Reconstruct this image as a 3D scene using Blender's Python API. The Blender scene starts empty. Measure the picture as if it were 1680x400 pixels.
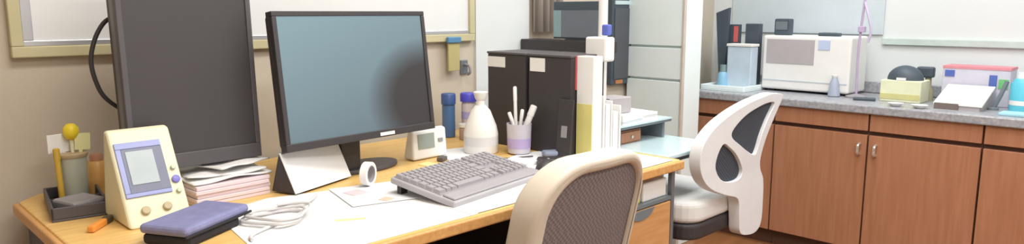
import bpy, bmesh, math, random
from mathutils import Vector, Matrix
random.seed(7)
C = bpy.context.scene.collection
S = bpy.context.scene

# ------------------------------------------------------------------ camera
cd = bpy.data.cameras.new('camera'); cam = bpy.data.objects.new('camera', cd); C.objects.link(cam)
cd.sensor_width = 36.0; cd.lens = 36.0*1150/1680; cd.clip_start = 0.02
cam.location = (0, 0, 1.22)
cam.rotation_euler = (math.pi/2 - math.atan(180/1150), 0, math.radians(-45))
S.camera = cam
# ------------------------------------------------------------------ world, lamps, exposure
w = bpy.data.worlds.new('world'); S.world = w; w.use_nodes = True
w.node_tree.nodes['Background'].inputs[0].default_value = (0.75, 0.85, 1, 1)
w.node_tree.nodes['Background'].inputs[1].default_value = 0.3
def area(name, loc, sx, sy, power, col, rot=(0, 0, 0)):
    l = bpy.data.lights.new(name, 'AREA'); l.shape = 'RECTANGLE'; l.size = sx; l.size_y = sy
    l.energy = power; l.color = col
    o = bpy.data.objects.new(name, l); o.location = loc; o.rotation_euler = rot; C.objects.link(o); return o
# fluorescent ceiling panels of the office, and one added fill lamp
area('ceiling_or_fill_lamp', (0.9, 0.9, 2.58), 1.2, 0.5, 34, (1, 0.95, 0.88))
area('ceiling_or_fill_lamp', (2.7, 0.9, 2.58), 1.2, 0.5, 28, (0.96, 0.98, 1))
area('ceiling_or_fill_lamp', (3.3, 1.5, 2.58), 0.5, 0.9, 13, (0.93, 0.98, 1))
area('ceiling_or_fill_lamp', (1.7, 0.1, 2.58), 1.2, 0.5, 18, (0.98, 0.98, 1))  # extra lamp added to brighten the tall white cabinet
area('ceiling_or_fill_lamp', (2.7, -0.7, 2.58), 1.2, 0.5, 22, (0.96, 0.98, 1))
area('ceiling_or_fill_lamp', (0.6, -0.7, 2.58), 1.2, 0.5, 40, (1, 0.97, 0.92))
S.view_settings.view_transform = 'Standard'; S.view_settings.look = 'None'
S.view_settings.gamma = 1.0; S.view_settings.use_curve_mapping = False
S.view_settings.exposure = -0.12

# ------------------------------------------------------------------ helpers: materials
def lin(c): return tuple(((v/255)/12.92 if v/255 <= .04045 else ((v/255+.055)/1.055)**2.4) for v in c)
MATS = {}
def mat(name, rgb, rough=.5, metal=0, var=.06, scale=12, bump=0.0, bscale=80, stretch=None, rgb2=None, emit=0, alpha=1, trans=0, spec=.5):
    if name in MATS: return MATS[name]
    m = bpy.data.materials.new(name); m.use_nodes = True
    nt = m.node_tree; b = nt.nodes['Principled BSDF']
    c = lin(rgb); c2 = lin(rgb2) if rgb2 else tuple(v*(1-var*2) for v in c)
    tc = nt.nodes.new('ShaderNodeTexCoord'); mp = nt.nodes.new('ShaderNodeMapping')
    nt.links.new(tc.outputs['Object'], mp.inputs[0])
    if stretch: mp.inputs['Scale'].default_value = stretch
    n = nt.nodes.new('ShaderNodeTexNoise'); n.inputs['Scale'].default_value = scale; n.inputs['Detail'].default_value = 5
    nt.links.new(mp.outputs[0], n.inputs['Vector'])
    r = nt.nodes.new('ShaderNodeValToRGB')
    r.color_ramp.elements[0].position = .35; r.color_ramp.elements[1].position = .7
    r.color_ramp.elements[0].color = (*c2, 1); r.color_ramp.elements[1].color = (*c, 1)
    nt.links.new(n.outputs['Fac'], r.inputs[0]); nt.links.new(r.outputs[0], b.inputs['Base Color'])
    b.inputs['Roughness'].default_value = rough; b.inputs['Metallic'].default_value = metal
    b.inputs['Specular IOR Level'].default_value = spec
    if trans: b.inputs['Transmission Weight'].default_value = trans
    if alpha < 1: b.inputs['Alpha'].default_value = alpha
    if bump:
        n2 = nt.nodes.new('ShaderNodeTexNoise'); n2.inputs['Scale'].default_value = bscale
        nt.links.new(mp.outputs[0], n2.inputs['Vector'])
        bp = nt.nodes.new('ShaderNodeBump'); bp.inputs['Strength'].default_value = bump; bp.inputs['Distance'].default_value = .003
        nt.links.new(n2.outputs['Fac'], bp.inputs['Height']); nt.links.new(bp.outputs[0], b.inputs['Normal'])
    MATS[name] = m; return m
def weave(name, rgb, rgb2, sc):
    m = mat(name, rgb, .9, spec=.2); nt = m.node_tree; b = nt.nodes['Principled BSDF']
    tc = nt.nodes['Texture Coordinate']; ck = nt.nodes.new('ShaderNodeTexChecker'); ck.inputs['Scale'].default_value = sc
    ck.inputs[1].default_value = (*lin(rgb), 1); ck.inputs[2].default_value = (*lin(rgb2), 1)
    nt.links.new(tc.outputs['Object'], ck.inputs[0]); nt.links.new(ck.outputs[0], b.inputs['Base Color'])
    bp = nt.nodes.new('ShaderNodeBump'); bp.inputs['Strength'].default_value = .4; bp.inputs['Distance'].default_value = .002
    nt.links.new(ck.outputs['Fac'], bp.inputs['Height']); nt.links.new(bp.outputs[0], b.inputs['Normal'])
    return m
# ------------------------------------------------------------------ helpers: meshes
def B(x0, x1, y0, y1, z0, z1, bm=None):
    bm = bm or bmesh.new()
    v = [bm.verts.new((x, y, z)) for z in (z0, z1) for y in (y0, y1) for x in (x0, x1)]
    for f in ((0,2,3,1), (4,5,7,6), (0,1,5,4), (2,6,7,3), (0,4,6,2), (1,3,7,5)): bm.faces.new([v[i] for i in f])
    return bm
def lathe(prof, seg=28, bm=None, c=(0, 0), cap=True):
    bm = bm or bmesh.new(); rings = []
    for r, z in prof:
        rings.append([bm.verts.new((c[0]+r*math.cos(2*math.pi*i/seg), c[1]+r*math.sin(2*math.pi*i/seg), z)) for i in range(seg)])
    for a, b in zip(rings, rings[1:]):
        for i in range(seg): bm.faces.new((a[i], a[(i+1) % seg], b[(i+1) % seg], b[i]))
    if cap:
        bm.faces.new(rings[0][::-1]); bm.faces.new(rings[-1])
    return bm
def smooth_path(pts, n=8, closed=False):
    P = [Vector(p) for p in pts]; out = []; N = len(P)
    rng = range(N) if closed else range(N-1)
    for i in rng:
        g = (lambda k: P[k % N]) if closed else (lambda k: P[max(0, min(N-1, k))])
        a, b, c_, d = g(i-1), g(i), g(i+1), g(i+2)
        for k in range(n):
            t = k/n
            out.append(.5*((2*b)+(c_-a)*t+(2*a-5*b+4*c_-d)*t*t+(3*b-a-3*c_+d)*t**3))
    if not closed: out.append(P[-1])
    return out
def tube(pts, r, seg=10, n=8, closed=False, bm=None, curve=True):
    bm = bm or bmesh.new()
    P = smooth_path(pts, n, closed) if curve else [Vector(p) for p in pts]
    rings = []; N = len(P); up = None
    for i, p in enumerate(P):
        t = (P[(i+1) % N]-P[i-1]) if closed else (P[min(i+1, N-1)]-P[max(i-1, 0)])
        t.normalize()
        if up is None: up = Vector((0, 0, 1)) if abs(t.z) < .9 else Vector((1, 0, 0))
        s = t.cross(up).normalized(); up = s.cross(t).normalized()
        rr = r if not callable(r) else r(i/(N-1))
        rings.append([bm.verts.new(p+(s*math.cos(2*math.pi*k/seg)+up*math.sin(2*math.pi*k/seg))*rr) for k in range(seg)])
    pairs = list(zip(rings, rings[1:])) + ([(rings[-1], rings[0])] if closed else [])
    for a, b in pairs:
        for i in range(seg): bm.faces.new((a[i], a[(i+1) % seg], b[(i+1) % seg], b[i]))
    if not closed: bm.faces.new(rings[0][::-1]); bm.faces.new(rings[-1])
    return bm
def slab_holes(outer, holes, y0, y1, warp=None):
    """filled outline with holes in the x-z plane, from depth y0 to y1"""
    bm = bmesh.new(); es = []
    for loop in [outer]+holes:
        vs = [bm.verts.new((p[0], y0, p[1])) for p in loop]
        es += [bm.edges.new((vs[i], vs[(i+1) % len(vs)])) for i in range(len(vs))]
    bmesh.ops.triangle_fill(bm, use_beauty=True, edges=es)
    r = bmesh.ops.extrude_face_region(bm, geom=bm.faces[:])
    for v in r['geom']:
        if isinstance(v, bmesh.types.BMVert): v.co.y = y1
    if warp:
        for v in bm.verts: v.co = warp(v.co)
    bmesh.ops.recalc_face_normals(bm, faces=bm.faces[:])
    return bm
def prism(poly, axis, a0, a1, bm=None):
    """poly is 2D; axis 'x': (y,z), 'y': (x,z), 'z': (x,y)"""
    bm = bm or bmesh.new()
    def pt(p, a): return {'x': (a, p[0], p[1]), 'y': (p[0], a, p[1]), 'z': (p[0], p[1], a)}[axis]
    lo = [bm.verts.new(pt(p, a0)) for p in poly]; hi = [bm.verts.new(pt(p, a1)) for p in poly]; n = len(poly)
    bm.faces.new(lo); bm.faces.new(hi[::-1])
    for i in range(n): bm.faces.new((lo[i], hi[i], hi[(i+1) % n], lo[(i+1) % n]))
    bmesh.ops.recalc_face_normals(bm, faces=bm.faces[:])
    return bm
def rrect(x0, x1, z0, z1, r, n=6):
    out = []
    for cx, cz, a in ((x1-r, z1-r, 0), (x0+r, z1-r, 90), (x0+r, z0+r, 180), (x1-r, z0+r, 270)):
        for k in range(n+1):
            t = math.radians(a+90*k/n); out.append((cx+r*math.cos(t), cz+r*math.sin(t)))
    return out
def obj(name, bm, m, parent=None, bevel=0, smooth=False, rot=None, loc=None, label=None, seg=2):
    me = bpy.data.meshes.new(name)
    bmesh.ops.recalc_face_normals(bm, faces=bm.faces[:])
    bm.to_mesh(me); bm.free(); me.materials.append(m)
    if smooth:
        for p in me.polygons: p.use_smooth = True
        me.set_sharp_from_angle(angle=math.radians(40))
    o = bpy.data.objects.new(name, me); C.objects.link(o)
    if parent: o.parent = parent
    if rot: o.rotation_euler = rot
    if loc: o.location = loc
    if label: o['label'] = label
    if bevel:
        md = o.modifiers.new('bevel', 'BEVEL'); md.width = bevel; md.segments = seg; md.limit_method = 'ANGLE'
    return o
def tag(o, label, cat, group=None):
    o['label'] = label; o['category'] = cat
    if group: o['group'] = group
    return o
def thing(name, label, cat, loc=(0, 0, 0), rz=0, group=None):
    o = bpy.data.objects.new(name, None); C.objects.link(o); o.empty_display_size = .05
    o.location = loc; o.rotation_euler = (0, 0, math.radians(rz)); return tag(o, label, cat, group)
def struct(name, bm, m, parent=None, **k):
    o = obj(name, bm, m, parent, **k)
    if not parent: o['kind'] = 'structure'
    return o
def copy_thing(src, loc, rz, label, group=None):
    r = src.copy(); C.objects.link(r); r.location = loc; r.rotation_euler = (0, 0, math.radians(rz)); r['label'] = label
    if group: r['group'] = group
    for ch in list(src.children):
        c = ch.copy(); C.objects.link(c); c.parent = r
        for g in list(ch.children):
            d = g.copy(); C.objects.link(d); d.parent = c
    return r

# ------------------------------------------------------------------ palette
wall_tan = mat('painted wall taupe', (198, 187, 170), .85, var=.02, scale=3, bump=.15, bscale=220)
wall_white = mat('painted wall white', (216, 220, 220), .85, var=.01, scale=3, bump=.1, bscale=220)
ceil_m = mat('ceiling white', (235, 235, 232), .9, var=.02)
floor_m = mat('brown vinyl floor', (150, 100, 62), .45, var=.12, scale=2, stretch=(1, 9, 1))
wood = mat('light oak veneer', (232, 194, 126), .4, rgb2=(218, 176, 104), scale=3, stretch=(2, 26, 2), bump=.05, bscale=60)
wood_edge = mat('orange oak edge band', (214, 164, 104), .45, rgb2=(198, 146, 86), scale=4, stretch=(20, 2, 20))
pedwood = mat('orange oak drawer', (206, 156, 104), .45, rgb2=(192, 140, 88), scale=3, stretch=(2, 2, 22))
cabwood = mat('red brown cabinet laminate', (176, 124, 94), .42, rgb2=(164, 112, 82), scale=3, stretch=(18, 18, 1.2), bump=.04, bscale=50)
cabdark = mat('dark cabinet recess', (92, 62, 48), .6)
stone = mat('grey speckled counter', (176, 176, 180), .3, rgb2=(142, 144, 150), scale=60)
black = mat('black plastic', (58, 54, 56), .5, var=.05)
black2 = mat('charcoal plastic', (84, 80, 84), .5, var=.05)
brownblk = mat('brownish black shell plastic', (74, 66, 66), .55)
blutrim = mat('blue grey bezel edge plastic', (104, 106, 116), .4)
offscr = mat('dark switched off screen', (66, 62, 64), .4, var=.02)
greyp = mat('mid grey plastic', (150, 146, 150), .5)
keym = mat('warm grey key plastic', (158, 154, 158), .55, var=.03)
keylip = mat('silver grey plastic', (176, 174, 178), .4)
white = mat('white plastic', (232, 231, 228), .45, var=.02)
paper = mat('white paper', (232, 231, 230), .85, var=.015, scale=4, bump=.1, bscale=40)
paper2 = mat('cool white paper', (226, 228, 230), .85, var=.015, scale=4)
pinkp = mat('pale pink paper', (226, 208, 214), .85, var=.02)
cream = mat('cream plastic', (226, 222, 190), .5, var=.02)
creamside = cream
olive = mat('pale olive painted frame', (200, 192, 156), .6, rgb2=(190, 182, 144), scale=6)
alu = mat('brushed aluminium', (200, 200, 204), .35, .6, var=.03)
steel = mat('grey steel', (140, 146, 152), .4, .6)
chrome = mat('polished nickel', (226, 222, 214), .25, .8)
navy = mat('navy blue cloth', (128, 130, 170), .75, var=.08, scale=30, bump=.2, bscale=160)
blackcloth = mat('black cloth', (40, 38, 44), .85)
creamchair = mat('beige chair plastic', (212, 202, 186), .55, var=.02)
meshgrey = weave('grey brown chair mesh', (134, 124, 122), (112, 102, 102), 140)
meshdark = weave('dark slate chair mesh', (84, 88, 96), (62, 66, 74), 150)
whitechair = mat('white chair plastic', (228, 230, 232), .45, var=.02)
seatwhite = mat('white seat cover', (228, 228, 226), .7, var=.02, bump=.1, bscale=150)
yellow = mat('bright yellow plastic', (238, 212, 46), .45)
paleyel = mat('pale yellow paper', (236, 226, 150), .8, var=.03)
yelspine = mat('soft yellow spine card', (222, 212, 132), .75)
amber = mat('amber plastic', (236, 192, 122), .35, rgb2=(222, 168, 96), scale=20)
orange = mat('orange plastic', (232, 150, 66), .45)
tealgl = mat('pale teal glass top', (196, 218, 222), .12, var=.02)
slate = mat('slate grey laminate', (112, 122, 128), .35, var=.04)
bluecap = mat('violet blue cap', (84, 84, 206), .4)
bluebot = mat('steel blue bottle', (78, 112, 158), .35)
bluedk = mat('dark blue cap', (64, 92, 148), .4)
red = mat('red strip', (206, 96, 96), .6)
cyan = mat('cyan plastic', (96, 196, 218), .45)
greenm = mat('green mark', (112, 188, 120), .6)
bluem = mat('blue mark', (82, 104, 178), .6)
lilac = mat('lilac grey card', (204, 202, 216), .7)
lilacpole = mat('lilac plastic', (188, 170, 200), .45)
palebl = mat('pale blue plastic', (196, 212, 226), .4)
paleteal = mat('pale teal white enamel', (234, 246, 246), .35, var=.01)
darkteal = mat('dark slate plastic', (70, 82, 92), .5)
bluegrey = mat('pale blue grey panel', (196, 206, 212), .6, var=.02)
greyprint = mat('grey printed panel', (176, 170, 172), .7, var=.03)
curtm = mat('grey taupe curtain cloth', (204, 194, 186), .9, var=.05, bump=.2, bscale=200)
salmon = mat('salmon note paper', (236, 190, 168), .8)
pinkn = mat('rose note paper', (236, 196, 200), .8)
clear = mat('clear acrylic', (226, 232, 226), .08, var=.01, trans=.85)
lcd = mat('grey green lcd', (150, 160, 154), .3, var=.03)
lcdbig = mat('pale grey lcd', (176, 188, 188), .3, rgb2=(150, 160, 166), scale=5)
lcdframe = mat('blue grey lcd frame', (112, 116, 138), .45)
bluefr = mat('periwinkle bezel', (150, 158, 206), .45)
# glossy off screen: its reflections painted in as a glowing gradient and dark blob
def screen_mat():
    m = bpy.data.materials.new('painted screen reflection'); m.use_nodes = True; nt = m.node_tree
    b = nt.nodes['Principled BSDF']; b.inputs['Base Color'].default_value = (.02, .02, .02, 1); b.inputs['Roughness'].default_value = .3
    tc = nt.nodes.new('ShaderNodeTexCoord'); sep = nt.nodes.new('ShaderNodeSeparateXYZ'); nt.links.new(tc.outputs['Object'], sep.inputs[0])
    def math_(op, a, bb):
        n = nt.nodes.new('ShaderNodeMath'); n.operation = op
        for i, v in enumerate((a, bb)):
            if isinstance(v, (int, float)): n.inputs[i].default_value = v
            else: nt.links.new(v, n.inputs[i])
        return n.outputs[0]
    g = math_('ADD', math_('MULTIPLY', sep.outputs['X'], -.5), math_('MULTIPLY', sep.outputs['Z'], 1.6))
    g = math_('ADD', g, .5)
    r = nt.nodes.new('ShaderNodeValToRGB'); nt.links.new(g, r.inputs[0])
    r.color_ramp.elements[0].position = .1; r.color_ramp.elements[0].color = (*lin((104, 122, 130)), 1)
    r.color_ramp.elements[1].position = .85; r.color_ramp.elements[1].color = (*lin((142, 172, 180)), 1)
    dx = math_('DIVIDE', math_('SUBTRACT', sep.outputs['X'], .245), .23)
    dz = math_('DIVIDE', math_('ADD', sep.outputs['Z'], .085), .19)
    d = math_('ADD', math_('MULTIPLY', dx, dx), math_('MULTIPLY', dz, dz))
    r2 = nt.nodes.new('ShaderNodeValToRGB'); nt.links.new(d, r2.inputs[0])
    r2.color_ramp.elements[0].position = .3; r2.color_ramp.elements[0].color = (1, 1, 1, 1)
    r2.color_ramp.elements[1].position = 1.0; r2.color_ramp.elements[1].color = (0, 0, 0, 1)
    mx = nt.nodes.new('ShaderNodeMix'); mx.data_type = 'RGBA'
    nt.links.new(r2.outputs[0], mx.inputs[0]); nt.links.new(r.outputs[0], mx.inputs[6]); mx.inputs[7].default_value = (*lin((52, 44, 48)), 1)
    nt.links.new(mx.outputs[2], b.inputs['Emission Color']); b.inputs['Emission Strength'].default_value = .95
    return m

# ------------------------------------------------------------------ the room
U0, U1, V0, V1, H = -1.0, 4.06, -1.6, 2.26, 2.62
struct('floor', B(U0, U1, V0, V1, -.05, 0), floor_m)
struct('ceiling', B(U0-.05, U1+.05, V0-.05, V1+.05, H, H+.05), ceil_m)
struct('wall_back', B(U0-.05, U1+.05, V1, V1+.06, 0, H), wall_tan)
struct('wall_right', B(U1, U1+.06, V0, V1, 0, H), wall_white)
struct('wall_left', B(U0-.06, U0, V0, V1, 0, H), wall_tan)
struct('wall_front', B(U0-.05, U1+.05, V0-.06, V0, 0, H), wall_white)
struct('trim_1', B(2.03, 2.36, V1-.012, V1, 0, H), wall_white)         # plain white wall section right of the whiteboard
struct('trim_2', B(U1-.018, U1, -1.2, 1.26, 1.05, 1.085), mat('pale green rail', (196, 210, 204), .6), bevel=.003)

struct('trim_3', B(4.032, 4.058, -.26, 2.06, .792, .85), stone, bevel=.003)
# whiteboard with pale frame
t = thing('whiteboard', 'large whiteboard in a pale olive frame on the wall behind the monitors', 'whiteboard', (1.195, V1, 1.10))
obj('writing_surface', B(-.79, .79, -.014, -.004, .03, 1.12), mat('whiteboard enamel', (226, 228, 228), .3, var=.01), t)
for a in ((-.818, .818, -.026, 0, 0, .03), (-.818, .818, -.026, 0, 1.12, 1.15), (-.818, -.79, -.026, 0, .03, 1.12), (.79, .818, -.026, 0, .03, 1.12)):
    obj('frame_rail', B(*a), olive, t, bevel=.003)
for a in ((-.79, .79, -.02, -.004, .03, .045), (-.79, -.765, -.02, -.004, .045, 1.12)):
    obj('inner_trim', B(*a), alu, t, bevel=.002)
# lanyard clipped to the frame
t = thing('hanging_tag', 'olive strap with a blue clip hanging below the whiteboard corner', 'tag', (1.885, 2.226, .98))
obj('strap', B(-.03, .03, -.004, .006, 0, .115), mat('olive strap cloth', (186, 174, 122), .9), t, bevel=.002)
obj('clip', B(-.036, .034, -.012, .006, .115, .14), mat('sky blue clip', (92, 142, 180), .4), t, bevel=.004)
t = thing('wall_hook', 'small grey hook on the wall right of the olive strap', 'hook', (1.965, V1, .96))
obj('plate', B(-.02, .02, -.01, 0, 0, .06), steel, t, bevel=.003)
obj('hook', tube([(0, -.01, .04), (0, -.04, .035), (0, -.045, .01), (0, -.03, 0)], .006), greyp, t, smooth=True)

# curtain
cb = bmesh.new(); prev = None
for i in range(49):
    x = 2.37+.20*i/48; y = V1-.035+.018*math.sin(i/48*2*math.pi*4.5)
    c = [cb.verts.new((x, y, 1.13)), cb.verts.new((x, y, 2.5))]
    if prev: cb.faces.new((prev[0], c[0], c[1], prev[1]))
    prev = c
o = obj('curtain', cb, curtm, smooth=True); md = o.modifiers.new('thick', 'SOLIDIFY'); md.thickness = .004
tag(o, 'grey taupe curtain hanging in folds right of the white wall', 'curtain')

# white post with control box, dark wall panel, tall cabinet
t = thing('pole', 'slim white pole standing on the right end of the desk behind the binder', 'pole', (2.005, 1.548, .7335))
obj('shaft', lathe([(.0165, .008), (.0165, 1.2)], 24), white, t, smooth=True)
obj('base_plate', lathe([(.0195, 0), (.0195, .008), (.017, .012)], 24), white, t, smooth=True)
t = thing('control_box', 'white box with a blue knob clamped to the slim white pole', 'box', (1.985, 1.528, 1.05))
cbx = B(-.05, .003, -.048, .044, 0, .085)
obj('housing', cbx, white, t, bevel=.007)
obj('clamp', B(.003, .012, .0, .04, .02, .07), greyp, t)
obj('knob', B(-.03, -.005, -.040, -.012, .09, .128), mat('blue knob', (96, 112, 200), .4), t, bevel=.005)
t = thing('wall_display', 'tall charcoal panel on the wall between the slim white pole and tall white cabinet', 'panel', (3.07, V1, .84))
obj('frame', B(-.105, .095, -.03, 0, 0, .80), darkteal, t, bevel=.004)
obj('face', B(-.085, .075, -.034, -.03, .03, .40), mat('charcoal face', (84, 88, 94), .5), t)
for z in (.42, .46): obj('strip', B(-.085, .075, -.036, -.03, z, z+.02), tealgl, t)
obj('label_strip', B(-.07, -.01, -.036, -.03, .005, .025), mat('burnt orange label', (190, 128, 84), .6), t)
t = thing('tall_cabinet', 'narrow tall white cabinet with stacked doors left of the brown base cabinets', 'cabinet', (3.22, 2.07, 0))
obj('carcass', B(-.09, .08, -.17, .17, 0, 1.95), paleteal, t, bevel=.004)
for z0, z1 in ((.06, .50), (.505, .875), (.88, 1.045), (1.05, 1.93)):
    d = obj('door', B(-.108, -.091, -.165, .165, z0, z1-.006), paleteal, t, bevel=.003)
obj('edge_strip', B(-.112, -.09, -.178, -.168, 0, 1.95), mat('beige edge strip', (206, 196, 184), .5), t)

# ------------------------------------------------------------------ brown base cabinets and counter
def base_cabinet(v0, v1, label, two):
    t = thing('base_cabinet', label, 'cabinet', (3.48, v0, 0), 0, 'brown base cabinets along the right wall')
    w_ = v1-v0
    obj('carcass', B(.025, .56, .001, w_-.001, .08, .748), cabdark, t)
    obj('toe_kick', B(.05, .55, .001, w_-.001, 0, .08), cabdark, t)
    n = 2 if two else 1; dw = w_/n
    for k in range(n):
        y0, y1 = k*dw+.004, (k+1)*dw-.004
        obj('top_panel', B(0, .025, y0, y1, .668, .748), cabwood, t, bevel=.002)
        d = obj('door', B(0, .025, y0, y1, .088, .648), cabwood, t, bevel=.002)
        hy = (y1-.034) if k == 0 else (y0+.03)
        for q in (-1,):
            h = tube([(0, hy, .605), (-.022, hy, .60), (-.024, hy, .58), (-.022, hy, .56), (0, hy, .555)], .007, 8)
            obj('handle', h, chrome, d, smooth=True)
    return t
base_cabinet(.656, 1.568, 'brown two-door base cabinet with nickel handles under the counter', True)
base_cabinet(1.568, 2.06, 'brown base cabinet behind the white chair, beside the tall white cabinet', False)
base_cabinet(-.256, .656, 'brown base cabinet cut off by the right edge, under the cyan bottle', True)
t = thing('countertop', 'long grey speckled worktop on the brown base cabinets', 'countertop', (3.76, .9, .75))
obj('slab', B(-.3, .29, -1.16, 1.16, 0, .04), stone, t, bevel=.006)
CT = .79

# ------------------------------------------------------------------ main desk
DZ = .73
t = thing('desk', 'light oak office desk with orange edge carrying the two monitors', 'desk', (0, 0, 0))
poly = [(.40, 1.235), (2.04, 1.235), (2.04, 2.235), (.40, 2.235), (.345, 2.17), (.345, 1.29)]
obj('desktop', prism(poly, 'z', .702, DZ), wood, t, bevel=.005)
obj('edge_band', B(.395, 2.045, 1.222, 1.235, .698, .728), wood_edge, t, bevel=.005, seg=3)
obj('edge_band', B(.331, .345, 1.29, 2.17, .698, .728), wood_edge, t, bevel=.005, seg=3)
obj('side_panel', B(.365, .39, 1.29, 2.2, 0, .702), black2, t)
obj('back_panel', B(.39, 2.0, 2.17, 2.19, .1, .702), black, t)
obj('side_panel', B(1.73, 1.75, 1.29, 2.17, .0, .702), black, t)
obj('leg', B(2.008, 2.026, 1.245, 1.263, 0, .702), steel, t, bevel=.003)
obj('leg', B(2.005, 2.03, 2.14, 2.165, 0, .702), steel, t, bevel=.003)
# drawer pedestal
t = thing('drawer_pedestal', 'orange oak drawer pedestal with an open slot under the right end of the desk', 'drawers', (1.875, 1.240, 0))
obj('carcass', B(-.12, .12, .022, .50, .02, .60), pedwood, t)
obj('side_panel', B(-.12, -.108, .0, .50, .60, .69), pedwood, t)
obj('slot_floor', B(-.12, .12, .0, .50, .600, .612), slate, t)
for z0, z1 in ((.44, .595), (.25, .432), (.04, .242)):
    d = obj('drawer', B(-.12, .12, 0, .022, z0, z1), pedwood, t, bevel=.003)
    sc = [(-.11, z1-.001)]+[(-.11+.125*k/10, z1-.028*math.sin(math.pi*min(1, (k+1)/11))**.6-.004) for k in range(11)]+[(.022, z1-.001)]
    obj('scoop_handle', prism(sc, 'y', -.004, .002), slate, d)
for x in (-.08, .08):
    obj('caster', lathe([(.018, 0), (.018, .02)], 14), black, t, loc=(x, .06, 0))
o = tag(obj('storage_box', B(-.065, .07, 0, .16, 0, .062), white, bevel=.004, loc=(1.918, 1.255, .612)), 'small white box in the open slot above the drawers', 'box')
o = tag(obj('yellow_pouch', B(-.012, .012, 0, .14, 0, .055), mat('lime yellow cloth', (206, 206, 96), .8), bevel=.006, loc=(1.828, 1.255, .612)), 'lime yellow pouch left of the small white box in the slot', 'pouch')

# paper sheets covering the desk, notes
def sheet(name, poly, z, m, label, cat='paper', group=None):
    bm = prism(poly, 'z', z, z+.0015); return tag(obj(name, bm, m), label, cat, group)
sheet('desk_mat', [(.60, 1.30), (.66, 1.24), (1.12, 1.238), (1.12, 1.66), (.82, 1.74), (.66, 1.69)], DZ+.0003, paper, 'white desk mat under the cable coil and notes, left front of desk', 'mat')
sheet('desk_mat', [(1.10, 1.24), (2.0, 1.24), (2.0, 1.56), (1.10, 1.56)], DZ+.002, paper, 'white desk mat under the keyboard and mouse', 'mat')
sheet('paper_sheet', [(.93, 1.50), (1.14, 1.44), (1.20, 1.64), (.98, 1.70)], DZ+.0038, paper2, 'white sheet lying in front of the desk calendar')
sheet('paper_sheet', [(1.62, 1.58), (2.02, 1.575), (2.02, 1.60), (1.74, 1.68), (1.62, 1.66)], DZ+.0005, paper2, 'white sheet under the pen cup at the file boxes')
sheet('paper_sheet', [(1.46, 1.72), (1.62, 1.68), (1.68, 1.90), (1.52, 1.94)], DZ+.0006, paper2, 'white sheet between the little clock and the wash bottle')
def note(x, y, z, s, m, label, rz, w=1.0):
    o = obj('sticky_note', B(-s*w/2, s*w/2, -s/2, s/2, 0, .0012), m, loc=(x, y, z), rot=(0, 0, rz)); return tag(o, label, 'note')
note(.793, 1.613, DZ+.002, .035, pinkn, 'rose note right of the cable coil', .5)
note(1.03, 1.497, DZ+.0055, .03, salmon, 'small salmon note on the sheet in front of the calendar', .3)
note(1.01, 1.61, DZ+.0055, .05, pinkn, 'pale rose note close to the tape roll', .1)
note(.87, 1.414, DZ+.002, .012, paleyel, 'thin yellow strip on the white mat near the front edge', -.5, 6)

# ------------------------------------------------------------------ monitors
def monitor(name_label, w, h, loc, rz, tilt, z_bot, scr, lip, base, cat='monitor', thick=.05):
    t = thing('monitor', name_label, cat, loc, rz)
    R_ = (-math.radians(tilt), 0, 0); zc = z_bot+h/2
    def P(name, bm, m, **k): return obj(name, bm, m, t, rot=R_, loc=(0, 0, zc), **k)
    b = .014
    bz = bmesh.new()
    for a in ((-w/2, w/2, h/2-b, h/2), (-w/2, w/2, -h/2, -h/2+lip), (-w/2, -w/2+b, -h/2+lip, h/2-b), (w/2-b, w/2, -h/2+lip, h/2-b)):
        B(a[0], a[1], -.006, .012, a[2], a[3], bz)
    P('bezel', bz, black2 if thick > .03 else black, bevel=.002)
    P('screen', B(-w/2+b, w/2-b, -.001, .01, -h/2+lip, h/2-b), scr)
    P('edge_band', B(-w/2, w/2, .012, .012+thick*.45, -h/2, h/2), blutrim if thick > .03 else black, bevel=.002)
    P('rear_shell', B(-w/2+.004, w/2-.004, .012+thick*.45, .012+thick, -h/2+.01, h/2-.01), brownblk, bevel=.008)
    obj('stand_neck', B(-.035, .035, .03+thick+(.06 if thick > .05 else 0), .055+thick+(.06 if thick > .05 else 0), .012, zc+.03), black, t, bevel=.004)
    obj('neck_mount', B(-.05, .05, thick*.9, .04+thick+(.06 if thick > .05 else 0), zc-.05, zc+.05), black, t, bevel=.004)
    obj('stand_base', base, black2, t, bevel=.004, smooth=True)
    return t
def oval(rx, ry, cy, h=.014, cx=0):
    return prism([(cx+rx*math.cos(k*math.pi/20), cy+ry*math.sin(k*math.pi/20)) for k in range(40)], 'z', 0, h)
m1 = monitor('tall dark portrait monitor switched off, left one of the two monitors', .336, .57, (.700, 1.88, DZ), 0, 3, .092, offscr, .038, oval(.075, .06, .20), thick=.07)
m2 = monitor('wide landscape monitor with slate blue reflections painted on its screen, behind the desk calendar', .54, .378, (1.142, 1.773, DZ), 4.5, 7, .116, screen_mat(), .022, oval(.125, .075, .10, .014, .075), thick=.028)
obj('sticker', B(.045, .10, -.0075, -.006, -.183, -.173), white, m2, rot=(-math.radians(7), 0, 0), loc=(0, 0, .303), label='small white sticker on the lower bezel')
tag(obj('monitor_cable', tube([(.64, 2.0, 1.215), (.56, 2.0, 1.208), (.523, 2.0, 1.173), (.501, 2.0, 1.106), (.508, 2.0, 1.043), (.532, 2.0, .995), (.60, 2.0, .94)], .0055), black, smooth=True),
    'black cable looping out behind the portrait monitor', 'cable')

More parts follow.
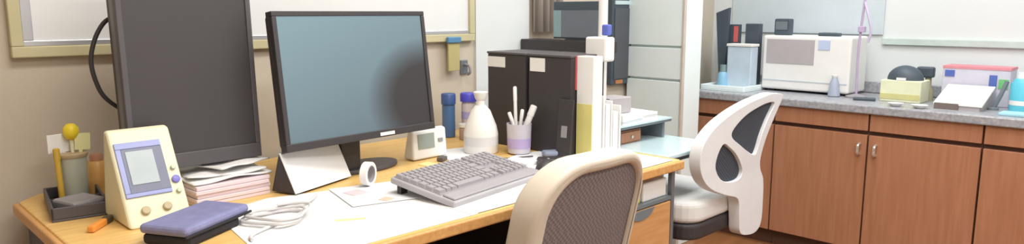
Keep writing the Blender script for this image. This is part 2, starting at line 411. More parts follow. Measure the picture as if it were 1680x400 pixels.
# ------------------------------------------------------------------ left end of the desk
t = thing('organizer_tray', 'low dark desk tray holding grey bits at the left end of the desk', 'tray', (.44, 2.02, DZ), -8)
tb = B(-.06, .06, -.14, .11, 0, .006)
for a in ((-.06, -.054, -.14, .11), (.054, .06, -.14, .11), (-.06, .06, -.14, -.134), (-.06, .06, .104, .11)): B(*a, .006, .034, tb)
obj('tray_body', tb, black2, t, bevel=.002)
obj('divider', B(-.054, .054, -.02, -.015, .006, .028), black2, t)
o = tag(obj('grey_case', B(-.04, .04, -.045, .045, 0, .032), greyp, bevel=.006, loc=(.432, 1.945, DZ+.0065), rot=(0, 0, .3)), 'grey case lying in the front of the dark desk tray', 'case')
t = thing('pen_cup', 'clear acrylic cup standing at the back of the dark desk tray', 'cup', (.455, 2.075, DZ+.0065))
cb = bmesh.new()
for p in ([(.030, 0), (.033, .12), (.030, .12), (.0275, .004)],): lathe(p, 28, cb)
obj('cup', cb, mat('frosted grey green acrylic', (176, 178, 160), .4, var=.03), t, smooth=True)
obj('rim', lathe([(.034, .112), (.036, .116), (.036, .122), (.034, .124)], 28), mat('tan rim', (190, 168, 132), .5), t, smooth=True)
def pen(name, label, base, top, r, m, tip, group=None, tipm=None, cat='pen'):
    base, top = Vector(base), Vector(top); d = top-base; L = d.length
    t = thing(name, label, cat, base, 0, group); q = d.to_track_quat('Z', 'Y'); t.rotation_mode = 'QUATERNION'; t.rotation_quaternion = q
    obj('barrel', lathe([(r*.4, 0), (r, .012), (r, L*.78), (r*.95, L*.78)], 14), m, t, smooth=True)
    obj('cap', lathe([(r*1.12, L*.78), (r*1.12, L*.98), (r*.7, L)], 14), tipm or m, t, smooth=True); return t
pen('marker_pen', 'yellow pen leaning outside the clear cup on the dark tray', (.418, 2.045, DZ+.008), (.418, 2.06, .878), .007, mat('mustard', (206, 168, 62), .5), 0)
t = thing('ball_top_pen', 'pen with a bright yellow ball top standing in the clear cup', 'pen', (.458, 2.075, DZ+.012))
obj('barrel', lathe([(.004, 0), (.005, .13), (.005, .155)], 12), cream, t, smooth=True)
obj('ball', lathe([(.004, .150), (.013, .155), (.019, .168), (.018, .182), (.010, .192), (.003, .194)], 20), yellow, t, smooth=True)
o = tag(obj('white_card', B(-.028, .034, -.002, .002, 0, .17), paper, bevel=.001, loc=(.437, 2.085, DZ+.012), rot=(0, 0, .2)), 'white card sticking up on the left of the clear cup', 'card')
me = o.data
for v in me.vertices:
    if v.co.z < .1: v.co.x = v.co.x*.35+.014
    else: v.co.x -= .012
    if v.co.z < .1: v.co.z = 0
o.data.update()
bmx = bmesh.new(); B(-.008, .008, -.002, .002, 0, .12, bmx); B(-.034, .026, -.002, .002, .12, .168, bmx)
bmx.to_mesh(me); bmx.free()
cc = B(-.004, .004, -.0015, .0015, 0, .125); B(-.013, .022, -.0015, .0015, .125, .168, cc)
tag(obj('cream_card', cc, mat('pale lime card', (228, 226, 168), .8), loc=(.466, 2.065, DZ+.012), rot=(0, .06, -.1)), 'pale yellow card sticking up on the right of the clear cup', 'card')
t = thing('amber_bottle', 'small amber bottle with orange shoulder beside the clear cup', 'bottle', (.519, 2.11, DZ))
obj('body', lathe([(.022, 0), (.027, .004), (.027, .082), (.020, .094)], 24), amber, t, smooth=True)
obj('cap', lathe([(.016, .094), (.016, .108), (.013, .112)], 20), mat('peach cap', (206, 150, 116), .5), t, smooth=True)
t = thing('highlighter', 'orange highlighter with a dark cap lying in front of the cream device', 'pen', (.432, 1.775, DZ+.0085), 50)
obj('barrel', B(-.045, .02, -.008, .008, -.008, .008), orange, t, bevel=.004)
obj('cap', B(.02, .05, -.0085, .0085, -.0085, .0085), mat('dark olive cap', (82, 72, 52), .5), t, bevel=.004)

# cream device with lcd
t = thing('desk_device', 'cream wedge-shaped desk device with a grey screen and round knobs', 'device', (.541, 1.695, DZ))
prof = [(0, 0), (.122, .212), (.146, .214), (.187, .02), (.187, 0)]
obj('housing', prism(prof, 'x', -.07, .07), cream, t, bevel=.008, seg=3)
th = math.atan2(.122, .212)
def onface(name, bm, m, parent=t, **k): return obj(name, bm, m, parent, rot=(-th, 0, 0), **k)
bz = bmesh.new()
for a in ((-.062, .040, .196, .212), (-.062, -.050, .085, .196), (-.062, .040, .075, .085)): B(a[0], a[1], -.004, .003, a[2], a[3], bz)
onface('screen_bezel', bz, bluefr, bevel=.0015)
onface('screen_frame', B(-.050, .040, -.003, .003, .085, .196), lcdframe, bevel=.001)
onface('lcd', B(-.042, .018, -.0045, 0, .105, .188), lcdbig)
kn = lathe([(.0095, 0), (.0095, .005), (.008, .006)], 20)
o = obj('button', kn, mat('blue violet button', (122, 116, 196), .4), t, smooth=True, label='blue violet round button')
o.rotation_euler = (math.pi/2-th, 0, 0); o.location = (.054, .105*math.sin(th), .105*math.cos(th))
for x, s, r_ in ((-.028, .04, .010), (.02, .042, .010), (.054, .135, .006), (.054, .075, .006)):
    o = obj('knob' if r_ > .008 else 'button', lathe([(r_, 0), (r_, .006), (r_*.8, .008)], 20), mat('tan knob', (190, 176, 140), .5) if r_ > .008 else mat('pale green button', (196, 206, 180), .5), t, smooth=True)
    o.rotation_euler = (math.pi/2-th, 0, 0); o.location = (x, s*math.sin(th), s*math.cos(th))

# navy pouch on a black case
t = thing('pouch', 'navy blue cloth pouch with a black base in front of the cream device', 'pouch', (.575, 1.575, DZ), 29)
obj('lower_case', B(-.10, .07, -.06, .058, 0, .024), blackcloth, t, bevel=.008)
bm = B(-.105, .105, -.062, .062, .024, .046)
obj('flap', bm, navy, t, bevel=.010, seg=3)
obj('seam', B(-.108, .108, -.065, -.060, .023, .029), blackcloth, t, bevel=.002)
# cables coiled on mat
pts = []
for k in range(26):
    a = k/26*2*math.pi*2.3; r = .062+.010*math.sin(k*1.7)
    pts.append((.735+r*1.1*math.cos(a)+.0009*k, 1.53+r*math.sin(a), DZ+.0075+.0042*k/6))
pts = [(.63, 1.42, DZ+.006), (.655, 1.46, DZ+.0065)]+pts+[(.86, 1.60, DZ+.012), (.92, 1.66, DZ+.009)]
tag(obj('coiled_cable', tube(pts, .0038, 8, 6), mat('light grey cable', (208, 206, 206), .5), smooth=True), 'light grey cable coiled on the white mat by the navy pouch', 'cable')

# pink and white papers below the portrait monitor
t = thing('pink_paper_ream', 'low stack of pale pink paper under loose white sheets, left desk', 'paper stack', (.75, 1.87, DZ), 3)
for k in range(5):
    a = random.uniform(-.004, .004)
    obj('paper_bundle', B(-.10+a, .10+a, -.085+a, .11, k*.0105, k*.0105+.0098), pinkp, t, bevel=.0015)
def ruffle(w, d, amp, seed, n=14):
    rnd = random.Random(seed); ph = [rnd.uniform(0, 6) for _ in range(4)]
    bm = bmesh.new(); g = []
    for i in range(n+1):
        row = []
        for j in range(n+1):
            x, y = w*(i/n-.5), d*(j/n-.5)
            z = amp*(.5+.35*math.sin(6*i/n+ph[0])*math.cos(5*j/n+ph[1])+.15*math.sin(11*i/n+9*j/n+ph[2]))
            row.append(bm.verts.new((x, y, z)))
        g.append(row)
    for i in range(n):
        for j in range(n): bm.faces.new((g[i][j], g[i+1][j], g[i+1][j+1], g[i][j+1]))
    return bm
z = DZ+.053
for k, (x, y, rz, w_, d_, amp, lb) in enumerate([
        (.755, 1.89, .05, .215, .19, .008, 'lowest loose white sheet on the pink paper stack'),
        (.76, 1.895, -.12, .20, .17, .010, 'middle crumpled white sheet on the pink paper stack'),
        (.785, 1.895, .3, .16, .15, .009, 'topmost crumpled white sheet on the pink paper stack')]):
    o = obj('loose_paper', ruffle(w_, d_, amp, k+3), paper, smooth=True, loc=(x, y, z), rot=(0, 0, rz))
    md = o.modifiers.new('thick', 'SOLIDIFY'); md.thickness = .004; md.offset = 1
    tag(o, lb, 'paper'); z += amp+.004

# desk calendar
t = thing('desk_calendar', 'blank white tent calendar on a black easel in front of the landscape monitor', 'calendar', (.995, 1.749, DZ+.0055), 19.5)
an = math.atan2(.05, .104)
obj('page', B(-.117, .117, -.003, 0, .0, .119), paper, t, rot=(-an, 0, 0))
obj('easel', prism([(.001, 0), (.051, .103), (.055, .103), (.085, .0)], 'x', -.114, .114), black, t)
obj('binding', tube([(-.112, .051, .105), (.112, .051, .105)], .005, 8, curve=False), steel, t, smooth=True)
# tape roll
t = thing('tape_roll', 'white tape roll standing on its edge right of the desk calendar', 'tape', (1.08, 1.655, DZ+.0055+.034), 30)
def ring(ro, ri, h):
    return lathe([(ri, -h/2), (ro, -h/2), (ro, h/2), (ri, h/2), (ri, -h/2)], 36, cap=False)
obj('tape', ring(.034, .024, .02), white, t, smooth=True, rot=(math.pi/2, 0, 0))
obj('core', ring(.0235, .0215, .021), greyp, t, smooth=True, rot=(math.pi/2, 0, 0))

# little clock
t = thing('digital_clock', 'small white clock with a grey display beside the landscape monitor', 'clock', (1.452, 1.86, DZ+.0022), 2)
obj('case', prism([(-.02, 0), (-.012, .098), (.012, .102), (.035, .01), (.035, 0)], 'x', -.075, .075), white, t, bevel=.008, seg=3)
obj('display', B(-.052, .018, -.0225, -.01, .034, .084), lcd, t, rot=(-.08, 0, 0))
obj('foot_button', B(.035, .055, -.024, -.012, .05, .062), greyp, t, rot=(-.08, 0, 0), bevel=.001)
note(1.387, 1.775, DZ+.0005, .045, paleyel, 'pale yellow note in front of the small white clock', .2)
tag(obj('eraser', B(-.02, .02, -.012, .012, 0, .014), mat('dark taupe rubber', (96, 86, 84), .7), bevel=.003, loc=(1.455, 1.785, DZ+.001), rot=(0, 0, .5)), 'small dark rubber block in front of the small white clock', 'eraser')

# keyboard
t = thing('keyboard', 'grey full-size keyboard raised at the back on the white mat', 'keyboard', (1.29, 1.455, DZ+.0035), 9)
kt = math.radians(8.5)
def kp(name, bm, m, parent=t, **k): return obj(name, bm, m, parent, rot=(kt, 0, 0), loc=(0, 0, .020), **k)
kp('case', B(-.205, .205, -.115, .115, -.006, .012), keylip, bevel=.005, seg=3)
kp('deck', B(-.198, .198, -.062, .108, .0115, .0135), greyp)
kp('palm_rest', B(-.198, .198, -.108, -.067, .0115, .0175), keym, bevel=.003)
rows = 6; proto = {}
def key(w_, x, y):
    k = round(w_, 4)
    if k not in proto:
        bm = bmesh.new(); h = .008
        lo = [bm.verts.new((sx*w_/2, sy*.012, 0)) for sx, sy in ((-1, -1), (1, -1), (1, 1), (-1, 1))]
        hi = [bm.verts.new((sx*(w_/2-.002), sy*.010+.0005, h)) for sx, sy in ((-1, -1), (1, -1), (1, 1), (-1, 1))]
        bm.faces.new(hi)
        for i in range(4): bm.faces.new((lo[i], lo[(i+1) % 4], hi[(i+1) % 4], hi[i]))
        me = bpy.data.meshes.new('key'); bm.to_mesh(me); bm.free(); me.materials.append(keym); proto[k] = me
    o = bpy.data.objects.new('key', proto[k]); C.objects.link(o); o.parent = t
    o.rotation_euler = (kt, 0, 0); o.location = Matrix.Rotation(kt, 3, 'X') @ Vector((x, y, .0135)) + Vector((0, 0, .020))
for r in range(rows):
    y = .094-.0275*r; x = -.196; i = 0
    lay = {5: [.027, .021, .024, .115, .024, .021, .025]}.get(r, [.0185]*14 if r < 2 else [.024]+[.0185]*11+[.036])
    for w_ in lay:
        key(w_-.002, x+w_/2, y); x += w_
    for c_ in range(3):
        if r != 3: key(.0165, .075+.0185*c_+.009, y)
    for c_ in range(3): key(.0165, .137+.0195*c_+.009, y)
for x in (-.18, .18): obj('foot', B(x-.012, x+.012, .085, .1, .0002, .032), black, t)
tag(obj('keyboard_cable', tube([(1.33, 1.575, DZ+.03), (1.36, 1.63, DZ+.008), (1.44, 1.70, DZ+.0045), (1.52, 1.66, DZ+.0075), (1.60, 1.64, DZ+.0075), (1.70, 1.60, DZ+.0075)], .0024, 8), black, smooth=True), 'thin black cable running from the back of the keyboard', 'cable')
# mouse
t = thing('mouse', 'black mouse on the white mat right of the keyboard', 'mouse', (1.585, 1.435, DZ+.0037), -62)
mb = bmesh.new(); bmesh.ops.create_uvsphere(mb, u_segments=24, v_segments=12, radius=1)
for v in mb.verts: v.co = Vector((v.co.x*.031*(1-.12*v.co.y), v.co.y*.056, max(0, v.co.z)*.036*(1-.15*v.co.y)))
obj('shell', mb, black, t, smooth=True)
obj('wheel', lathe([(.007, -.003), (.007, .003)], 14), greyp, t, rot=(0, math.pi/2, 0), loc=(0, .03, .026))
t = thing('black_case', 'flat black case lying behind the mouse near the file boxes', 'case', (1.67, 1.475, DZ+.0037), -40)
obj('body', B(-.055, .055, -.028, .028, 0, .022), black, t, bevel=.008, seg=3)
obj('zip', B(-.056, .056, -.029, .029, .010, .0125), greyp, t)
tag(obj('white_tray_paper', B(-.035, .035, -.05, .05, 0, .012), paper2, bevel=.002, loc=(1.60, 1.56, DZ+.0037), rot=(0, 0, .2)), 'white paper pad between the keyboard and the pen cup', 'paper')
tag(obj('blue_pouch', B(-.03, .03, -.02, .02, 0, .018), mat('dusty blue cloth', (142, 150, 172), .8), bevel=.007, loc=(1.765, 1.575, DZ+.004), rot=(0, 0, -.5)), 'small dusty blue pouch at the foot of the file boxes', 'pouch')

# bottles
t = thing('wash_bottle', 'white wash bottle with a narrow neck and flared top beside the black file boxes', 'bottle', (1.645, 1.80, DZ))
obj('body', lathe([(.056, 0), (.061, .006), (.061, .07), (.055, .098), (.034, .150), (.019, .168)], 32), white, t, smooth=True)
obj('neck', lathe([(.015, .168), (.015, .190)], 24), white, t, smooth=True)
obj('cap', lathe([(.017, .188), (.021, .195), (.026, .214), (.024, .216)], 24), white, t, smooth=True)
obj('label', lathe([(.0613, .03), (.0613, .062)], 32, cap=False), mat('white label', (218, 218, 220), .6), t, smooth=True)
t = thing('pump_bottle', 'slim steel blue bottle with dark blue cap behind the small clock', 'bottle', (1.765, 2.12, DZ))
obj('body', lathe([(.022, 0), (.026, .004), (.026, .125), (.024, .132)], 24), bluebot, t, smooth=True)
obj('cap', lathe([(.029, .132), (.029, .170), (.026, .174)], 24), bluedk, t, smooth=True)
t = thing('white_bottle', 'white bottle with a violet blue cap right of the steel blue bottle', 'bottle', (1.84, 2.085, DZ))
obj('body', lathe([(.026, 0), (.029, .004), (.029, .125), (.026, .14)], 24), mat('pinkish white plastic', (222, 212, 212), .5), t, smooth=True)
obj('cap', lathe([(.034, .140), (.034, .168), (.031, .173)], 24), bluecap, t, smooth=True)
obj('label', lathe([(.0295, .07), (.0295, .10)], 24, cap=False), mat('lilac label', (176, 170, 216), .6), t, smooth=True)
t = thing('small_jar', 'small brownish jar below the violet-capped bottle', 'jar', (1.775, 2.03, DZ))
obj('body', lathe([(.022, 0), (.025, .004), (.025, .045), (.02, .05)], 20), mat('rosy taupe jar', (184, 164, 156), .5), t, smooth=True)
obj('lid', lathe([(.026, .05), (.026, .062)], 20), white, t, smooth=True)

# pen cup with white pens
t = thing('pencil_cup', 'pale lilac cup of white pens in front of the black file boxes', 'cup', (1.725, 1.69, DZ+.003))
cup = lathe([(.036, 0), (.040, .004), (.044, .105), (.0415, .105), (.0375, .006)], 28)
obj('cup', cup, mat('frosted lilac acrylic', (206, 202, 212), .3), t, smooth=True)
obj('band', lathe([(.0412, .02), (.0425, .055)], 28, cap=False), mat('violet band', (190, 172, 216), .5), t, smooth=True)
for (bx, by), (tx, ty, tz), r, lb in (((1.722, 1.70), (1.726, 1.712, .965), .006, 'thin upright white pen in the lilac cup, the tallest'),
        ((1.715, 1.695), (1.765, 1.655, .90), .011, 'thick white pen leaning right in the lilac cup'),
        ((1.735, 1.68), (1.71, 1.725, .875), .006, 'short white pen leaning left in the lilac cup'),
        ((1.73, 1.705), (1.742, 1.69, .885), .006, 'short white pen in the middle of the lilac cup')):
    pen('white_pen', lb, (bx, by, DZ+.0075), (tx, ty, tz), r, white, 0, 'white pens in the lilac cup')

# black file boxes
def filebox(y, label):
    t = thing('file_box', label, 'file box', (1.80, y, DZ), 0, 'black file boxes on the desk')
    fb = bmesh.new()
    B(0, .008, -.098, .098, 0, .338, fb); B(.172, .18, -.098, .098, 0, .338, fb)
    B(.008, .172, -.098, -.09, 0, .338, fb); B(.008, .172, .09, .098, 0, .338, fb); B(.008, .172, -.09, .09, 0, .008, fb)
    obj('body', fb, black, t, bevel=.002)
    obj('lid', B(-.004, .184, -.1, .1, .338, .346), black2, t, bevel=.002)
    return t
f1 = filebox(1.83, 'black file box with a white corner tag, behind the wash bottle')
obj('label', B(-.0025, 0, .005, .096, .29, .328), white, f1)
f2 = filebox(1.618, 'black file box with a white square tag, behind the pen cup')
obj('label', B(-.0025, 0, .02, .09, .285, .332), white, f2)
t = thing('leaning_folder', 'thin black folder leaning on the right file box', 'folder', (1.775, 1.53, DZ), 4)
obj('cover', B(-.004, .004, -.03, .03, 0, .20), black, t, rot=(0, .10, 0), bevel=.002)
obj('grey_mark', B(-.0055, -.004, -.012, .012, .07, .11), greyp, t, rot=(0, .10, 0))
t = thing('ring_binder', 'white ring binder with a yellow lower spine and red edge', 'binder', (1.825, 1.48, DZ))
obj('cover', B(0, .05, -.036, .036, 0, .345), white, t, bevel=.003)
obj('spine_label', B(-.002, 0, -.033, .033, .01, .185), yelspine, t)
obj('red_edge', B(-.003, .05, .036, .042, .23, .345), red, t)
tag(obj('sticky_pad', B(-.03, .03, -.025, .025, 0, .02), mat('yellow note block', (226, 210, 128), .8), bevel=.001, loc=(1.975, 1.49, DZ+.003), rot=(0, 0, .3)), 'yellow sticky pad at the right end of the desk', 'notepad')
t = thing('white_caddy', 'narrow white letter holder right of the white ring binder', 'holder', (1.93, 1.475, DZ+.0), 0)
cbm = B(-.045, .055, -.03, .03, 0, .01); B(-.045, -.037, -.03, .03, .01, .21, cbm); B(.0, .006, -.03, .03, .01, .19, cbm); B(.049, .055, -.03, .03, .01, .17, cbm)
obj('frame', cbm, white, t, bevel=.002)
obj('letter', B(-.03, -.006, -.028, .028, .01, .18), paper2, t); obj('letter', B(.012, .04, -.028, .028, .01, .15), paper, t)

# ------------------------------------------------------------------ second table (teal glass) with shelves
t = thing('glass_table', 'side table with a pale teal glass top behind the right end of the desk', 'table', (0, 0, 0))
obj('glass_top', B(2.06, 2.43, 1.30, 2.24, .712, .728), tealgl, t, bevel=.004)
obj('under_frame', B(2.075, 2.415, 1.33, 2.22, .690, .712), slate, t)
for x, y in ((2.08, 1.345), (2.40, 1.82), (2.08, 2.20), (2.40, 2.20)): obj('leg', B(x-.012, x+.012, y-.012, y+.012, 0, .690), steel, t)
t = thing('riser_shelf', 'low slate desk riser with a glass top on the teal glass table', 'shelf', (2.235, 1.60, .728))
obj('shelf_board', B(-.165, .18, -.09, .09, .062, .072), slate, t, bevel=.002)
obj('glass_top', B(-.165, .18, -.092, .092, .072, .078), tealgl, t)
obj('leg', B(.13, .145, -.08, .08, 0, .062), slate, t); obj('leg', B(-.16, -.145, -.08, .08, 0, .062), slate, t)
t = thing('wooden_box', 'small brown wooden drawer box under the slate riser', 'box', (2.17, 1.60, .728))
obj('body', B(-.065, .075, -.06, .07, 0, .05), cabwood, t, bevel=.002)
obj('drawer_front', B(-.058, .068, -.065, -.06, .006, .044), cabwood, t, bevel=.001)
obj('knob', lathe([(.006, 0), (.006, .008)], 12), chrome, t, rot=(math.pi/2, 0, 0), loc=(.005, -.065, .025))
for k, (x, y, rz, a, b_, h, m_, lb) in enumerate(((2.17, 1.60, .1, .075, .07, .035, paper2, 'grey white paper stack on the left of the slate riser'), (2.30, 1.61, -.08, .055, .07, .028, paper, 'white paper stack on the right of the slate riser'))):
    t = thing('paper_stack', lb, 'paper', (x, y, .806), 0); t.rotation_euler = (0, 0, rz)
    for q in range(3):
        d = random.uniform(-.006, .006); obj('paper_bundle', B(-a+d, a+d, -b_+d, b_+d, q*h/3, (q+1)*h/3-.0008), m_, t)
tag(obj('white_carton', B(-.06, .06, -.045, .045, 0, .06), greyprint, bevel=.003, loc=(2.15, 1.61, .8415), rot=(0, 0, -.1)), 'light grey carton on the left paper stack of the riser', 'box')
# black high shelf with slate box
t = thing('high_shelf', 'black shelf on side legs above the teal glass table', 'shelf', (2.36, 2.02, .728))
obj('board', B(-.06, .06, -.23, .225, .322, .372), black, t, bevel=.004)
obj('leg', B(-.05, .05, -.17, -.15, 0, .322), black, t); obj('leg', B(-.05, .05, .19, .21, 0, .322), black, t)
t = thing('small_display', 'small slate display with a dark top edge standing on the black shelf', 'display', (2.335, 1.925, 1.10))
obj('body', B(-.02, .02, -.135, .135, .006, .165), darkteal, t, bevel=.004)
obj('screen', B(-.023, -.019, -.127, .085, .014, .128), mat('slate blue grey screen', (112, 120, 132), .35), t)
obj('side_strip', B(-.023, -.019, .087, .13, .014, .128), mat('grey teal plastic', (140, 170, 176), .5), t)
obj('foot', B(-.03, .03, -.06, .06, 0, .006), black, t)
# ------------------------------------------------------------------ chairs
def star_base(t, cx, cy, zt):
    obj('gas_post', lathe([(.03, .07), (.03, .2), (.018, .2), (.018, zt)], 20), black, t, loc=(cx, cy, 0), smooth=True)
    obj('hub', lathe([(.045, .06), (.045, .11)], 20), black, t, loc=(cx, cy, 0), smooth=True)
    for k in range(5):
        a = 2*math.pi*k/5+.4; ca, sa = math.cos(a), math.sin(a)
        l = obj('base_arm', tube([(cx+.03*ca, cy+.03*sa, .09), (cx+.16*ca, cy+.16*sa, .085), (cx+.28*ca, cy+.28*sa, .062)], lambda s: .022-.008*s, 10), black, t, smooth=True)
        obj('caster', lathe([(.012, -.02), (.028, -.018), (.028, .018), (.012, .02)], 18), black, l, loc=(cx+.28*ca, cy+.28*sa, .028), rot=(math.pi/2, 0, a), smooth=True)
# beige chair at the desk
t = thing('office_chair', 'beige office chair with grey brown mesh back pulled up to the desk', 'chair', (1.315, 1.20, 0))
def wb(co):
    q = co.x
    co = co.copy(); k = (.885-co.z); co.x *= 1+.10*k; co.y += .9*q*q*.6+.24*k-.02; return co
outer = rrect(-.205, .20, .46, .885, .13, 8); inner = rrect(-.165, .183, .50, .85, .10, 8)
def dense(l, n=3):
    out = []
    for i in range(len(l)):
        a, b_ = l[i], l[(i+1) % len(l)]
        L = math.dist(a, b_); k = max(1, int(L/.03))
        out += [(a[0]+(b_[0]-a[0])*q/k, a[1]+(b_[1]-a[1])*q/k) for q in range(k)]
    return out
obj('back_frame', slab_holes(dense(outer), [dense(inner)], -.20, -.115, wb), creamchair, t, bevel=.014, smooth=True, seg=4)
g = bmesh.new(); grid = []
for i in range(17):
    x = -.172+.362*i/16; row = []
    for j in range(17):
        zz = .497+.356*j/16
        row.append(g.verts.new(wb(Vector((x, -.185, zz)))))
    grid.append(row)
for i in range(16):
    for j in range(16):
        mx_, mz_ = -.172+.362*(i+.5)/16, .497+.356*(j+.5)/16
        dx, dz = max(0, abs(mx_-.009)-.081), max(0, abs(mz_-.674)-.078)
        if dx*dx+dz*dz < .112**2: g.faces.new((grid[i][j], grid[i+1][j], grid[i+1][j+1], grid[i][j+1]))
for v in [v for v in g.verts if not v.link_faces]: g.verts.remove(v)
o = obj('back_mesh', g, meshgrey, t, smooth=True); md = o.modifiers.new('thick', 'SOLIDIFY'); md.thickness = .006
obj('back_support', tube([(0, -.17, .52), (0, -.19, .44), (0, -.12, .38), (0, .05, .38)], .022), creamchair, t, smooth=True)
obj('seat', prism(rrect(-.21, .21, -.14, .30, .08), 'z', .41, .48), meshgrey, t, bevel=.02, seg=3)
obj('seat_pan', prism(rrect(-.18, .18, -.11, .27, .07), 'z', .38, .41), creamchair, t, bevel=.006)
star_base(t, 0, .08, .38)
# white chair by the glass table
t = thing('office_chair', 'white office chair with dark mesh openings in front of the brown cabinets', 'chair', (2.40, 1.45, 0))
def loc2(l): return [(a-2.40, b_) for a, b_ in l]
def sm(l, n=5): return [(p.x, p.y) for p in smooth_path([(a, b_, 0) for a, b_ in l], n, True)]
out_ = loc2([(2.685, .902), (2.60, .912), (2.494, .903), (2.40, .890), (2.310, .866), (2.222, .826), (2.166, .773), (2.150, .71), (2.172, .645), (2.225, .595), (2.31, .560), (2.395, .530), (2.412, .46), (2.425, .395), (2.48, .372), (2.555, .368), (2.597, .40), (2.603, .48), (2.596, .57), (2.565, .62), (2.556, .665), (2.586, .741), (2.640, .82), (2.685, .88)])
h1 = loc2([(2.625, .872), (2.56, .878), (2.474, .866), (2.39, .845), (2.325, .806), (2.318, .775), (2.375, .740), (2.442, .706), (2.500, .685), (2.522, .705), (2.545, .760), (2.585, .820)])
h2 = loc2([(2.272, .755), (2.31, .738), (2.355, .708), (2.395, .668), (2.416, .632), (2.395, .608), (2.33, .606), (2.275, .625), (2.238, .672), (2.245, .722)])
def wc(co):
    co = co.copy(); co.y += .20*max(0, -co.x)**1.5*1.2-.06*max(0, co.z-.62); return co
obj('back_frame', slab_holes(sm(out_, 4), [sm(h1, 4), sm(h2, 4)], -.25, -.205, wc), whitechair, t, bevel=.009, smooth=True, seg=3)
obj('back_mesh', slab_holes(sm(h1, 4), [], -.236, -.226, wc), meshdark, t)
obj('back_mesh', slab_holes(sm(h2, 4), [], -.236, -.226, wc), meshdark, t)
obj('seat_cushion', prism(rrect(-.25, .16, -.20, .26, .09), 'z', .462, .545), seatwhite, t, bevel=.022, seg=4)
obj('seat_pan', prism(rrect(-.25, .15, -.20, .25, .08), 'z', .402, .462), black, t, bevel=.012, seg=3)
star_base(t, -.06, .03, .402)

# ------------------------------------------------------------------ things on the counter (from left)
t = thing('serving_tray', 'shallow pale teal tray at the left end of the counter', 'tray', (3.72, 1.94, CT))
tb = B(-.17, .17, -.16, .10, 0, .006)
for a in ((-.17, -.16, -.16, .10), (.16, .17, -.16, .10), (-.16, .16, -.16, -.15), (-.16, .16, .09, .10)): B(*a, .006, .03, tb)
obj('tray_body', tb, paleteal, t, bevel=.003)
t = thing('dark_wedge', 'dark slate folder tapering downwards, leftmost on the counter tray', 'folder', (3.74, 2.0, CT+.006))
bm = prism([(.04, .13), (.055, .13), (.12, .42), (.035, .46)], 'x', 0, .03)
obj('cover', prism([(-.005, 0), (.025, 0), (.062, .42), (-.02, .45)], 'x', -.012, .012), darkteal, t, bevel=.002)
obj('edge', B(-.014, .014, -.008, .03, 0, .012), steel, t)
t = thing('blue_bottle', 'small teal and blue bottle in the tray beside the dark folder', 'bottle', (3.66, 1.965, CT+.006))
obj('body', lathe([(.025, 0), (.03, .004), (.03, .07), (.02, .09)], 20), mat('light blue bottle', (140, 186, 214), .4), t, smooth=True)
obj('cap', lathe([(.018, .09), (.018, .13)], 16), mat('grey green cap', (128, 150, 152), .5), t, smooth=True)
def binder(loc, w_, h, d, label, grp, redtab=False):
    t = thing('black_binder', label, 'binder', loc, 0, grp)
    obj('cover', B(0, d, -w_/2, w_/2, 0, h), darkteal, t, bevel=.003)
    obj('spine_label', B(-.002, 0, -w_/2+.012, w_/2-.012, h*.35, h*.5), slate, t)
    if redtab: obj('red_tab', B(-.004, 0, -w_/2-.004, -w_/2+.022, h-.10, h-.01), red, t)
binder((3.77, 1.99, CT+.006), .09, .355, .05, 'dark binder with a red tab, left one behind the pale blue box', 'dark binders on the counter', True)
binder((3.79, 1.868, CT+.006), .08, .36, .05, 'dark binder right of the red-tabbed one, behind the pale blue box', 'dark binders on the counter')
t = thing('blue_box', 'pale blue translucent box in front of the two dark binders', 'box', (3.69, 1.87, CT+.006))
obj('body', B(-.03, .05, -.07, .075, 0, .235), palebl, t, bevel=.006)
obj('lid', B(-.034, .054, -.074, .079, .235, .25), white, t, bevel=.003)
tag(obj('white_sheet', B(-.004, .004, -.05, .045, 0, .32), paper2, loc=(3.86, 2.09, CT+.0), rot=(-.06, .10, 0)), 'white sheet propped behind the dark tapering folder', 'paper')
# white appliance
t = thing('white_appliance', 'wide white countertop appliance with a grey printed panel', 'appliance', (3.75, 1.545, CT))
obj('housing', B(0, .24, -.235, .235, .012, .305), white, t, bevel=.012, seg=3)
obj('printed_panel', B(-.003, 0, -.05, .21, .155, .285), greyprint, t)
obj('blue_sticker', B(-.003, 0, -.13, -.07, .235, .285), mat('baby blue sticker', (186, 200, 226), .6), t)
obj('seam', B(-.002, 0, -.225, .225, .06, .066), bluegrey, t)
for y in (-.19, .19): obj('foot', B(.03, .06, y-.02, y+.02, 0, .012), black, t); 
t = thing('small_device', 'small dark slate gadget on top of the white appliance', 'device', (3.82, 1.70, CT+.305))
obj('body', B(-.02, .03, -.045, .045, .0, .09), darkteal, t, bevel=.008)
obj('screen', B(-.022, -.02, -.03, .035, .03, .075), slate, t)
t = thing('remote', 'flat dark remote lying on the right of the white appliance', 'remote', (3.80, 1.44, CT+.305))
obj('body', B(-.02, .02, -.055, .055, 0, .018), darkteal, t, bevel=.005)
obj('button_pad', B(-.012, .012, -.03, .03, .018, .02), greyp, t)
tag(obj('wall_panel', B(-.012, 0, -.42, .45, 0, 1.0), bluegrey, bevel=.003, loc=(U1, 1.68, 1.10)), 'pale blue grey panel on the wall above the white appliance', 'panel')
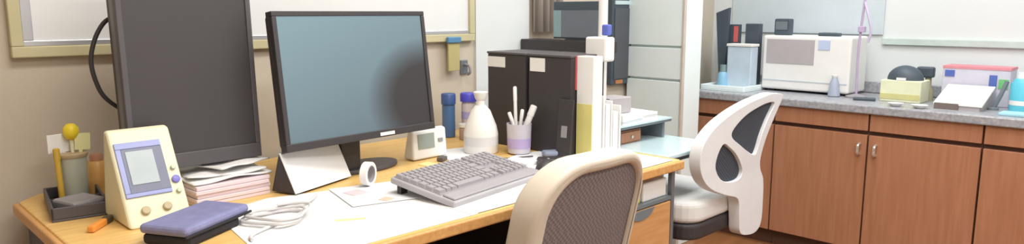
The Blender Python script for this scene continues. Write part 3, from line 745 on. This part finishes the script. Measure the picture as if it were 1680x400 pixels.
# lilac pole
t = thing('lilac_stand', 'thin lilac pole with a drooping tube standing on the counter', 'stand', (3.75, 1.27, CT))
obj('base', lathe([(.05, 0), (.05, .008), (.012, .02)], 24), greyp, t, smooth=True)
obj('pole', tube([(0, 0, .01), (0, .005, .25), (0, -.012, .55)], .006, 10), lilacpole, t, smooth=True)
obj('hanging_tube', tube([(0, -.008, .48), (-.01, -.03, .42), (-.01, -.05, .34), (-.01, -.04, .28)], .006, 8), mat('pale lilac tube', (196, 186, 212), .5), t, smooth=True)
obj('clamp', B(-.014, .014, -.02, .012, .33, .36), lilacpole, t, bevel=.003)
t = thing('grey_cup', 'blue grey beaker left of the thin lilac pole', 'beaker', (3.72, 1.37, CT))
obj('body', lathe([(.025, 0), (.03, .004), (.022, .07), (.012, .10)], 20), mat('blue grey glassy plastic', (168, 176, 194), .3), t, smooth=True)
obj('rim', lathe([(.014, .10), (.016, .11)], 16), white, t, smooth=True)
tag(obj('small_scissors_case', B(-.02, .02, -.05, .05, 0, .014), darkteal, bevel=.004, loc=(3.66, 1.20, CT), rot=(0, 0, .3)), 'flat dark case at the foot of the lilac pole', 'case')
# tissue box with dark cloth
t = thing('tissue_box', 'pale yellow green box with a dark dome-shaped lid on the counter', 'box', (3.72, 1.055, CT))
obj('carton', B(-.02, .12, -.09, .09, 0, .105), mat('pale yellow green card', (226, 230, 196), .7), t, bevel=.004)
obj('olive_band', B(-.022, -.02, -.088, .088, .014, .04), mat('olive yellow band', (206, 202, 140), .7), t)
dm = bmesh.new(); bmesh.ops.create_uvsphere(dm, u_segments=28, v_segments=14, radius=1)
for v in dm.verts: v.co = Vector((v.co.x*.062+.05, v.co.y*.08, max(0, v.co.z)*.07+.105))
obj('dark_dome', dm, darkteal, t, smooth=True)
obj('dome_notch', B(-.02, -.008, -.02, .02, .105, .118), white, t)
t = thing('spray_nozzle', 'dark-headed dispenser with an olive stem right of the yellow green box', 'dispenser', (3.885, .985, CT))
obj('stem', lathe([(.028, 0), (.028, .05), (.016, .075), (.014, .115)], 18), mat('olive grey plastic', (176, 172, 142), .5), t, smooth=True)
obj('head', B(-.025, .02, -.025, .05, .112, .165), darkteal, t, bevel=.008)
# lilac carton, white open book, marks
t = thing('lilac_carton', 'lilac grey carton with a red top edge, blue and green marks', 'carton', (3.82, .775, CT))
obj('body', B(0, .14, -.135, .135, 0, .175), lilac, t, bevel=.004)
obj('red_edge', B(-.002, .142, -.136, .136, .168, .18), mat('rose red edge', (216, 140, 150), .6), t)
obj('blue_mark', B(-.003, 0, .085, .125, .13, .16), bluem, t)
obj('blue_mark', B(-.003, 0, -.085, -.055, .085, .145), bluem, t)
obj('green_mark', B(-.003, 0, -.13, -.092, .085, .128), greenm, t)
t = thing('open_binder', 'white sloping book stand in front of the lilac carton', 'book stand', (3.68, .80, CT))
obj('board', prism([(-.10, .018), (.13, .085), (.13, .095), (-.10, .028)], 'y', -.11, .08), white, t, bevel=.002)
obj('support', prism([(-.095, 0), (.125, 0), (.125, .084), (-.095, .018)], 'y', -.10, .07), greyprint, t)
obj('brown_edge', B(-.104, -.098, -.02, .075, .0, .028), mat('dark taupe edge', (116, 102, 98), .6), t)
t = thing('cyan_bottle', 'cyan bottle at the right edge of the picture on the counter', 'bottle', (3.72, .575, CT))
obj('body', lathe([(.04, 0), (.045, .005), (.045, .12), (.03, .145)], 24), cyan, t, smooth=True)
obj('cap', lathe([(.022, .145), (.022, .17)], 18), paleteal, t, smooth=True)
obj('label', lathe([(.0455, .03), (.0455, .05)], 24, cap=False), white, t, smooth=True)
t = thing('hand_tool', 'dark blue grey tool leaning beside the cyan bottle', 'tool', (3.70, .652, CT))
obj('shaft', tube([(0, .02, .006), (0, .0, .06), (.01, -.02, .13)], .009, 10), slate, t, smooth=True)
obj('foot', lathe([(.022, 0), (.022, .01), (.01, .014)], 16), slate, t, loc=(0, .02, 0))
tag(obj('cyan_pad', B(-.05, .05, -.06, .05, 0, .012), mat('pale cyan pad', (160, 208, 220), .7), bevel=.003, loc=(3.57, .57, CT)), 'pale cyan pad near the counter front below the cyan bottle', 'pad')
for y, lb in ((1.02, 'small white dish near the counter front, below the yellow green box'), (.92, 'small white dish near the counter front, left of the sloping book stand')):
    t = thing('dish', lb, 'dish', (3.53, y, CT), 0, 'small white dishes on the counter')
    obj('bowl', lathe([(.015, 0), (.02, .002), (.034, .016), (.032, .016), (.018, .005)], 24), white, t, smooth=True)
    obj('foot_ring', lathe([(.016, 0), (.016, .003)], 20), white, t)
